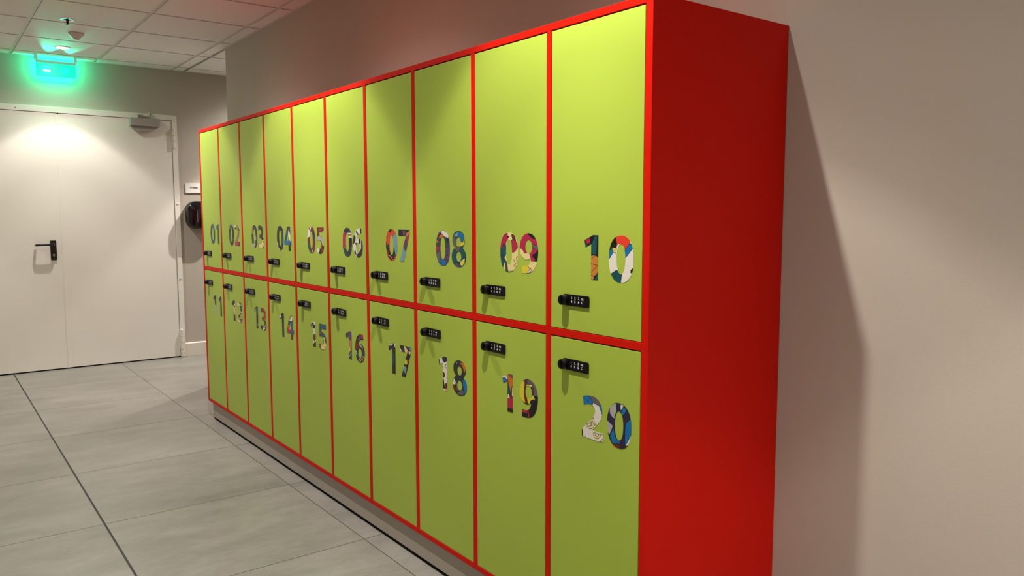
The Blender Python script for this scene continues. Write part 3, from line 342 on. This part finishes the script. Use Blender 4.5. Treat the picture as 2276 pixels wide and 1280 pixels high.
DIG = {
 '0': (243, [[sup(287, 59, 44, 60, 2.3), sup(287, 59, 15.5, 38.5, 2.2)]]),
 '1': (279, [[[(312,118),(332,118),(332,0),(305.5,0),(305.5,95),(283,85),(279,104)]]]),
 '2': (146, [[smooth_loop([(148,111),(163,116),(180,118.5),(197,117),(212,109),(221,97),(224,84),(222,68),(214,54),(200,38),(184,24.5),(228,24),(228,0),(146,0),(146,20),(164,37),(182,53),(192,66),(197,79),(194,89),(186,94),(175,95),(163,93),(152,89)])]]),
 '3': (250, [[smooth_loop([(254,113),(268,117),(288,118),(306,114),(321,104),(327,88),(324,72),(314,61),(327,50),(335,34),(333,19),(325,7),(310,0),(286,-1),(266,2),(250,7),(250,26),(268,22),(286,21),(300,25),(306,35),(303,46),(292,51),(271,52),(271,70),(288,71),(299,77),(301,85),(297,94),(285,97),(270,95),(256,92)])]]),
 '4': (244, [[[(285,117),(321,117),(321,48),(334,48),(334,28),(321,28),(321,0),(296,0),(296,28),(244,28),(244,47)], [(297,48),(270,48),(297,88)]]]),
 '5': (260, [[smooth_loop([(264,117),(335,117),(335,96),(286,96),(285,78),(298,79),(313,75),(327,65),(335,50),(336,35),(330,18),(318,6),(299,0),(280,1),(260,7),(260,27),(275,23),(290,22),(301,26),(307,36),(307,48),(300,57),(288,60),(262,58)])]]),
 '6': (251, [[smooth_loop([(579-x, 117-y) for x, y in P9]), sup(294, 38.5, 16, 20.5)]]),
 '7': (257, [[[(257,95),(257,118),(340,118),(340,103),(322,62),(295,0),(266,0),(294,61),(312,95)]]]),
 '8': (246, [[sup(287.5, 89, 37.5, 29.5, 2.15)], [sup(288, 33.5, 43, 34.5, 2.1)]]),
 '9': (243, [[smooth_loop(P9), sup(285, 78.5, 16, 20.5)]]),
}
HOLES = {'8': [sup(287.5, 83.5, 13.5, 15.5), sup(288, 34, 15, 17)]}
SLOT1 = {1:165,2:144,3:150,4:146,5:154,6:152,7:159,8:146,9:145,10:150,11:173,12:152,13:157,14:154,15:166,16:164,17:166,18:156,19:154,20:146}
SLOT2 = {'1':279, '2':247}
def inside(pt, poly):
    x, y = pt; r = False; j = len(poly)-1
    for i in range(len(poly)):
        xi, yi = poly[i]; xj, yj = poly[j]
        if (yi > y) != (yj > y) and x < (xj-xi)*(y-yi)/(yj-yi)+xi: r = not r
        j = i
    return r
def stroke(pts, wd, closed=False):
    qs = []; n = len(pts)
    for i in range(n if closed else n-1):
        a = Vector(pts[i]); c = Vector(pts[(i+1) % n]); d = c-a
        if d.length < 1e-6: continue
        d.normalize(); nn = Vector((-d.y, d.x))*wd/2; a = a-d*wd*.3; c = c+d*wd*.3
        qs.append([tuple(a-nn), tuple(c-nn), tuple(c+nn), tuple(a+nn)])
    return qs
def digit_mesh(num, which, col, zb, parent):
    s = '%02d' % num; ch = s[which]
    x0, shapes = DIG[ch]
    off = (SLOT1[num] if which == 0 else SLOT2.get(ch, x0))-x0
    sh = lambda L: [(x+off, y) for x, y in L]
    shapes = [[sh(l) for l in g] for g in shapes]; holes = [sh(l) for l in HOLES.get(ch, [])]
    base, arts = ART[s+str(which)]
    layers = []
    for a in arts:
        if a[0] == 'L':
            for q in stroke([tuple(p) for p in a[2]], a[1]): layers.append((a[3], q))
        else:
            p = [tuple(q) for q in a[1]]
            ps = p if len(p) < 5 else smooth_loop(p, 3)
            layers.append((a[0], ps))
            if a[2]:
                for q in stroke(ps, 1.35, True): layers.append(('K', q))
    loops = [l for g in shapes for l in g]+holes+[l for _, l in layers]
    vs = []; es = []
    for l in loops:
        n0 = len(vs); vs += [Vector(p) for p in l]; es += [(n0+i, n0+(i+1) % len(l)) for i in range(len(l))]
    ov, oe, of, _, _, _ = geometry.delaunay_2d_cdt(vs, es, [], 0, 1e-4)
    used = [base]; fs = []; ms = []
    for f in of:
        if len(f) < 3: continue
        a, c, d = (ov[i] for i in f[:3]); ar = abs((c-a).cross(d-a))
        if ar < 1e-5: continue
        ct = tuple((a+c+d)/3)
        if not any(sum(inside(ct, l) for l in g) % 2 for g in shapes): continue
        if any(inside(ct, l) for l in holes): continue
        k = base
        for kk, l in reversed(layers):
            if inside(ct, l): k = kk; break
        if k not in used: used.append(k)
        fs.append(f); ms.append(used.index(k))
    b = MB(); b.v = [(col*PIT+v.x/1000, FY-.0006, zb+v.y/1000) for v in ov]; b.f = [tuple(f) for f in fs]; b.m = ms
    me = bpy.data.meshes.new('number_digit'); me.from_pydata(b.v, [], b.f)
    for k in used: me.materials.append(vinyl(k))
    for p, mi in zip(me.polygons, b.m): p.material_index = mi
    import bmesh
    bm = bmesh.new(); bm.from_mesh(me)
    for f in bm.faces:
        f.normal_update()
        if f.normal.y > 0: f.normal_flip()
    bmesh.ops.delete(bm, geom=[v for v in bm.verts if not v.link_faces], context='VERTS'); bm.to_mesh(me); bm.free()
    o = bpy.data.objects.new('number_digit', me); C.objects.link(o); reparent(o, parent)
    so = o.modifiers.new('thickness', 'SOLIDIFY'); so.thickness = .0004; so.offset = -1
    return o
FY = .0012   # front face of the doors, just inside the frame
def text_mesh(txt, size, fn, name, m, parent, bold=0.0, align='LEFT', space=1.0):
    cu = bpy.data.curves.new('t', 'FONT'); cu.body = txt; cu.size = size; cu.extrude = 0.0002; cu.offset = bold; cu.align_x = align; cu.space_character = space; cu.resolution_u = 3
    to = bpy.data.objects.new('t', cu); C.objects.link(to)
    bpy.context.view_layer.update()
    me = bpy.data.meshes.new_from_object(to.evaluated_get(bpy.context.evaluated_depsgraph_get()))
    bpy.data.objects.remove(to)
    r = ([v.co.copy() for v in me.vertices], [tuple(p.vertices) for p in me.polygons]); bpy.data.meshes.remove(me)
    return r
LEG = []
def legend_geo():
    for ch, x, z in [('1', .0, .0034), ('2', .0140, .0034), ('3', .0285, .0034), ('OK', .0410, .0034), ('4', 0, -.0066), ('5', .0140, -.0066), ('6', .0285, -.0066), ('C', .0420, -.0066), ('|', -.0128, -.001)]:
        sz = .0095 if ch not in ('OK', '|') else (.0068 if ch == 'OK' else .0060)
        vs, fs = text_mesh(ch, sz, None, '', None, None, bold=.00022, space=.85)
        LEG.append(([(v.x-.0026+x, v.y+z) for v in vs], [v.z for v in vs], fs))
legend_geo()
def lock(col, zc, door):
    x0 = col*PIT+.0610; x1 = col*PIT+.1715; hh = .0158; kx = col*PIT+.0765
    pts = [(kx+hh*math.cos(math.radians(a)), zc+hh*math.sin(math.radians(a))) for a in range(90, 271, 15)]
    rc = .005
    for cx, cz, a0 in ((x1-rc, zc-hh+rc, 270), (x1-rc, zc+hh-rc, 0)):
        pts += [(cx+rc*math.cos(math.radians(a0+t)), cz+rc*math.sin(math.radians(a0+t))) for t in (0, 30, 60, 90)]
    b = MB(); b.prism(pts, lambda u, v, w_: (u, FY-.0005-w_*.0032, v)); o = part(b, 'combination_lock', LOCKB, door, bevel=.0007)
    b = MB(); b.lathe([(.0148, -.002), (.0147, -.006), (.0142, -.016), (.0134, -.0182), (.0105, -.0193), (.0090, -.0186)], (kx, 0, zc), 'y', 32)
    b.box(kx-.0016, kx+.0016, -.0212, -.0185, zc-.0085, zc+.0085)
    part(b, 'lock_knob', KNOB, door, smooth=True)
    b = MB()
    for v2, vz, fs in LEG: b.add([(col*PIT+.1035+x, FY-.0039-.0002+z*.3, zc+y) for (x, y), z in zip(v2, vz)], fs)
    part(b, 'keypad_legend', PRINT, door)
G = .0022
for row in (0, 1):
    for c in range(10):
        num = row*10+c+1
        xa = c*PIT+(.0100 if c else .0102)+G; xb = (c+1)*PIT-(.0100 if c < 9 else .0135)-G
        za, zb_ = ((ZM1+.0015, Z1-.0195-.0035) if row == 0 else (.1268+.0015, ZM0-.0028))
        e = MB(); e.box(xa, xb, FY, FY+.018, za, zb_)
        door = e.build('locker_door', GREEN, bevel=.0008); reparent(door, bank)
        door['label'] = 'green locker door with number %02d in multicoloured digits' % num
        lock(c, 1.0540 if row == 0 else .8745, door)
        digit_mesh(num, 0, c, 1.1157 if row == 0 else .6835, door)
        digit_mesh(num, 1, c, 1.1157 if row == 0 else .6835, door)

# ---------------------------------------------------------------- white double door in the end wall
FX = XW+.016; LFX = XW+.010
DZ = 2.1687; yR = .4688; yS = -.4555; yL = 2*yS-yR
fr = MB(); fw = .042
fr.box(XW, FX, yR-fw, yR, 0.002, DZ); fr.box(XW, FX, yL, yL+fw, .002, DZ); fr.box(XW, FX, yL+fw, yR-fw, DZ-fw-.004, DZ)
frame = struct(fr.build('door_1', DOORW, bevel=.0015), 'white double door frame on the end wall')
for s, (a, c) in enumerate(((yS+.002, yR-fw-.003), (yL+fw+.003, yS-.002))):
    l = MB(); l.box(XW+.0005, LFX, a, c, .010, DZ-fw-.008); leaf = part(l, 'door_leaf', DOORW, frame, bevel=.0012)
    if s == 0:
        l = MB(); l.box(XW+.009, XW+.0125, yS-.018, yS+.010, .010, DZ-fw-.010); part(l, 'seam_strip', DOORW, frame, bevel=.0008)
b = MB(); b.box(XW, LFX-.002, yL+fw, yR-fw, 0, .0095); part(b, 'threshold_gap', BLACKGAP, frame)  # black strip painting the shade under the door leaves
b = MB(); b.lathe([(.0065, 0), (.0065, .0135), (.003, .015)], (XW, -.4553, 2.1175), 'x', 16); part(b, 'bolt_hole', BLACK, frame)
# lever handle
b = MB(); y0, y1, z0, z1 = -.5590, -.5150, .9190, 1.0810; r = .006
pts = []
for cx, cz, a0 in ((y1-r, z1-r, 0), (y0+r, z1-r, 90), (y0+r, z0+r, 180), (y1-r, z0+r, 270)):
    pts += [(cx+r*math.cos(math.radians(a0+t)), cz+r*math.sin(math.radians(a0+t))) for t in (0, 30, 60, 90)]
b.prism(pts, lambda u, v, w_: (LFX+w_*.010, u, v))
hp = part(b, 'handle_plate', BLACK, frame, bevel=.001)
b = MB(); b.lathe([(.0085, 0), (.0085, .003)], (LFX+.0101, -.537, .962), 'x', 20); b.box(LFX+.0101, LFX+.0125, -.541, -.533, .944, .962); reparent(b.build('lock_cylinder', STEEL, smooth=False), hp)
b = MB(); ly, lz = -.537, 1.049
pts = [(LFX+.009, ly, lz), (LFX+.035, ly, lz), (LFX+.048, ly-.003, lz), (LFX+.056, ly-.012, lz), (LFX+.058, ly-.028, lz), (LFX+.058, ly-.100, lz-.002), (LFX+.056, ly-.114, lz-.003), (LFX+.048, ly-.122, lz-.004), (LFX+.030, ly-.124, lz-.004), (LFX+.014, ly-.124, lz-.004)]
b.tube(pts, [.010]*3+[.0098]*4+[.0098, .0095, .009], 14); reparent(b.build('lever', BLACK, smooth=True), hp)
# door closer
b = MB(); b.box(LFX, LFX+.058, .081, .318, 2.054, 2.122); dc = part(b, 'door_closer', CLOSER, frame, bevel=.003)
b = MB(); b.prism([(.084, 2.0535), (.135, 2.008), (.242, 2.010), (.314, 2.0535)], lambda u, v, w_: (LFX+w_*.040, u, v)); reparent(b.build('closer_trapezoid', CLOSER, bevel=.002), dc)  # trapezoid below the closer body, in the same grey
b = MB(); b.lathe([(.008, 0), (.008, .030)], (LFX+.03, .244, 2.122), 'z', 16); b.lathe([(.012, .030), (.012, .052), (.008, .056)], (LFX+.03, .244, 2.122), 'z', 16)
b.box(LFX+.010, LFX+.034, .160, .246, 2.132, 2.142); b.box(XW+.0162, LFX+.014, .150, .192, 2.133, 2.156); reparent(b.build('closer_arm', STEEL, bevel=.001), dc)
# hinges and small screws on the frame
for z0, z1 in ((1.882, 2.044), (.075, .247)):
    b = MB(); yc = .437; n3 = (z1-z0)/3
    for k in range(3): b.lathe([(.0125, .001), (.0125, n3-.001)], (FX+.011, yc, z0+k*n3), 'z', 16)
    b.lathe([(.009, 0), (.010, .004), (.006, .010)], (FX+.011, yc, z1), 'z', 16)
    if z0 < 1: b.lathe([(.0095, -.066), (.0095, 0)], (FX+.011, yc, z0), 'z', 16)
    b.box(FX-.004, FX+.002, yc-.014, yc+.022, z0+.004, z1-.004)
    part(b, 'hinge', SKIRT, frame, smooth=True)
for y, z in ((.450, 1.389), (.450, .720), (-.744, 2.146), (.452, .045)):
    b = MB(); b.lathe([(.007, 0), (.007, .004), (.004, .006)], (FX, y, z), 'x', 14); part(b, 'frame_screw', SKIRT, frame)

# ---------------------------------------------------------------- room sign and dispenser
sg = thing('room_sign', 'small white sign reading FITNESS on the wall beside the double door', 'sign', (XW, .594, 1.53))
b = MB(); b.box(XW+.0002, XW+.010, .523, .669, 1.4875, 1.5745); part(b, 'sign_plate', SIGNW, sg, bevel=.0015)
vs, fs = text_mesh('FITNESS', .020, None, '', None, None, bold=.0006, align='CENTER', space=.95)
b = MB(); b.add([(XW+.0104+v.z, .596+v.x, 1.5275+v.y) for v in vs], fs); part(b, 'sign_text', INK, sg)

dp = thing('wall_dispenser', 'black rounded wall dispenser under the small white sign, partly behind the lockers', 'dispenser', (XW, .655, 1.29))
def rr(y0, y1, z0, z1, r, n=8):
    p = []
    for cx, cz, a0 in ((y1-r, z1-r, 0), (y0+r, z1-r, 90), (y0+r, z0+r, 180), (y1-r, z0+r, 270)):
        p += [(cx+r*math.cos(math.radians(a0+90*t/n)), cz+r*math.sin(math.radians(a0+90*t/n))) for t in range(n+1)]
    return p
b = MB()
rings = [(0, rr(.512, .798, 1.163, 1.413, .085)), (.07, rr(.512, .798, 1.163, 1.413, .085)), (.088, rr(.518, .792, 1.169, 1.407, .082)), (.098, rr(.532, .778, 1.183, 1.393, .072))]
n = len(rings[0][1]); vs = [(XW+.0005+x, y, z) for x, p in rings for y, z in p]
b.add(vs, [(j*n+i, j*n+(i+1) % n, (j+1)*n+(i+1) % n, (j+1)*n+i) for j in range(3) for i in range(n)]+[tuple(range(n)), tuple(range(3*n, 4*n))])
part(b, 'dispenser_housing', SMOKE, dp, smooth=True)
b = MB(); b.box(XW+.0988, XW+.0995, .592, .598, 1.225, 1.335); part(b, 'level_window', mat('grey_window_strip', (.10, .10, .11), .2, .5), dp)

# ---------------------------------------------------------------- things on the ceiling
t = thing('sprinkler', 'pendant fire sprinkler with a dark ring on the ceiling', 'sprinkler', (-.864, -.562, ZC))
b = MB(); b.lathe([(.024, -.001), (.040, -.003), (.043, -.0012), (.043, 0), (.024, 0)], (-.864, -.562, ZC), cap=False); part(b, 'escutcheon', STEEL, t, smooth=True)
b = MB(); b.lathe([(.023, -.0012), (.023, 0)], (-.864, -.562, ZC)); part(b, 'escutcheon_recess', BLACKGAP, t)
b = MB(); b.lathe([(.008, -.0014), (.008, -.022), (.005, -.024), (.004, -.030), (.006, -.031), (.006, -.033)], (-.864, -.562, ZC), 'z', 16); part(b, 'sprinkler_head', BLACK, t, smooth=True)
b = MB(); b.lathe([(.013, -.0332), (.013, -.0352)], (-.864, -.562, ZC), 'z', 20); part(b, 'deflector', BLACK, t)

t = thing('smoke_detector', 'round white smoke detector behind the sprinkler', 'smoke detector', (-1.262, -.455, ZC))
b = MB(); b.lathe([(.049, 0), (.051, -.006), (.048, -.011)], (-1.262, -.455, ZC), 'z', 40); part(b, 'detector_base', PLAST, t, smooth=True)
b = MB(); b.lathe([(.047, -.0112), (.042, -.018), (.030, -.028), (.025, -.036), (.018, -.044), (.010, -.047)], (-1.262, -.455, ZC), 'z', 40); part(b, 'detector_head', PLAST, t, smooth=True)

# ---------------------------------------------------------------- green emergency sign
EX = XW+.100
ex = thing('emergency_exit_sign', 'glowing green emergency light hanging from the ceiling above the double door', 'exit sign', (EX, -.455, ZC))
ey0, ey1 = -.600, -.318
SRAIL = mat('green_glowing_light_guide', (.45, .55, .48), .4, .4, emit=(.10, .55, .33), estr=.55)  # faint green emission stands in for LED light falling on rail and brackets
for ya in (ey0-.010, ey1-.014):
    b = MB(); b.box(EX-.010, EX+.014, ya, ya+.024, 2.520, ZC); part(b, 'bracket', SRAIL, ex, bevel=.001)
b = MB(); b.box(EX-.014, EX+.020, ey0, ey1, 2.500, 2.519); part(b, 'housing_rail', SRAIL, ex, bevel=.002)
EG = mat('green_lit_acrylic', (.0, .3, .2), .3, .5, emit=(.0, .95, .58), estr=1.05)
b = MB(); b.box(EX-.002, EX+.004, ey0+.002, ey1-.002, 2.398, 2.4995); part(b, 'lit_panel', EG, ex, bevel=.001)
EB = mat('cyan_lit_spot', (.0, .3, .3), .3, .5, emit=(.0, .9, .95), estr=1.2)  # glowing cyan plates stand in for the bright spots of the LEDs
EWm = mat('white_lit_bar', (.8, .9, .9), .3, .5, emit=(.6, 1, 1), estr=4)
b = MB(); b.prism([(-.532+.028*u, 2.447+.032*v) for u, v in ((1,-1),(1,.8),(.5,1),(-.6,1),(-1,.6),(-1,-1))], lambda u, v, w_: (EX+.0042+w_*.001, u, v)); part(b, 'pictogram', EB, ex)
b = MB(); b.lathe([(.024, 0), (.024, .001)], (EX+.0042, -.397, 2.449), 'x', 24); part(b, 'pictogram', EB, ex)
b = MB(); b.prism([(a*.026+(-.525), c*.006+2.441) for a, c in ((1,-.5),(1,.5),(.8,1),(-.8,1),(-1,.5),(-1,-.5),(-.8,-1),(.8,-1))], lambda u, v, w_: (EX+.0055+w_*.001, u, v)); part(b, 'arrow', EWm, ex)  # small white bright bar on the panel, drawn as a glowing plate
for y in (-.53, -.39):
    l = bpy.data.lights.new('sign_lamp', 'POINT'); l.energy = 2.4; l.color = (.0, 1.0, .47); l.shadow_soft_size = .008
    o = bpy.data.objects.new('sign_lamp', l); C.objects.link(o); reparent(o, ex, (EX-.018, y, 2.475))
    l = bpy.data.lights.new('sign_uplight', 'SPOT'); l.energy = 34 if y == -.53 else 16; l.color = (.0, 1.0, .52); l.shadow_soft_size = .004
    l.spot_size = math.radians(26); l.spot_blend = .8
    o = bpy.data.objects.new('sign_uplight', l); C.objects.link(o); o.rotation_euler = Vector((-.985, 0, -.085)).to_track_quat('Z', 'Y').to_euler()
    reparent(o, ex, (EX+.026, y, 2.512))
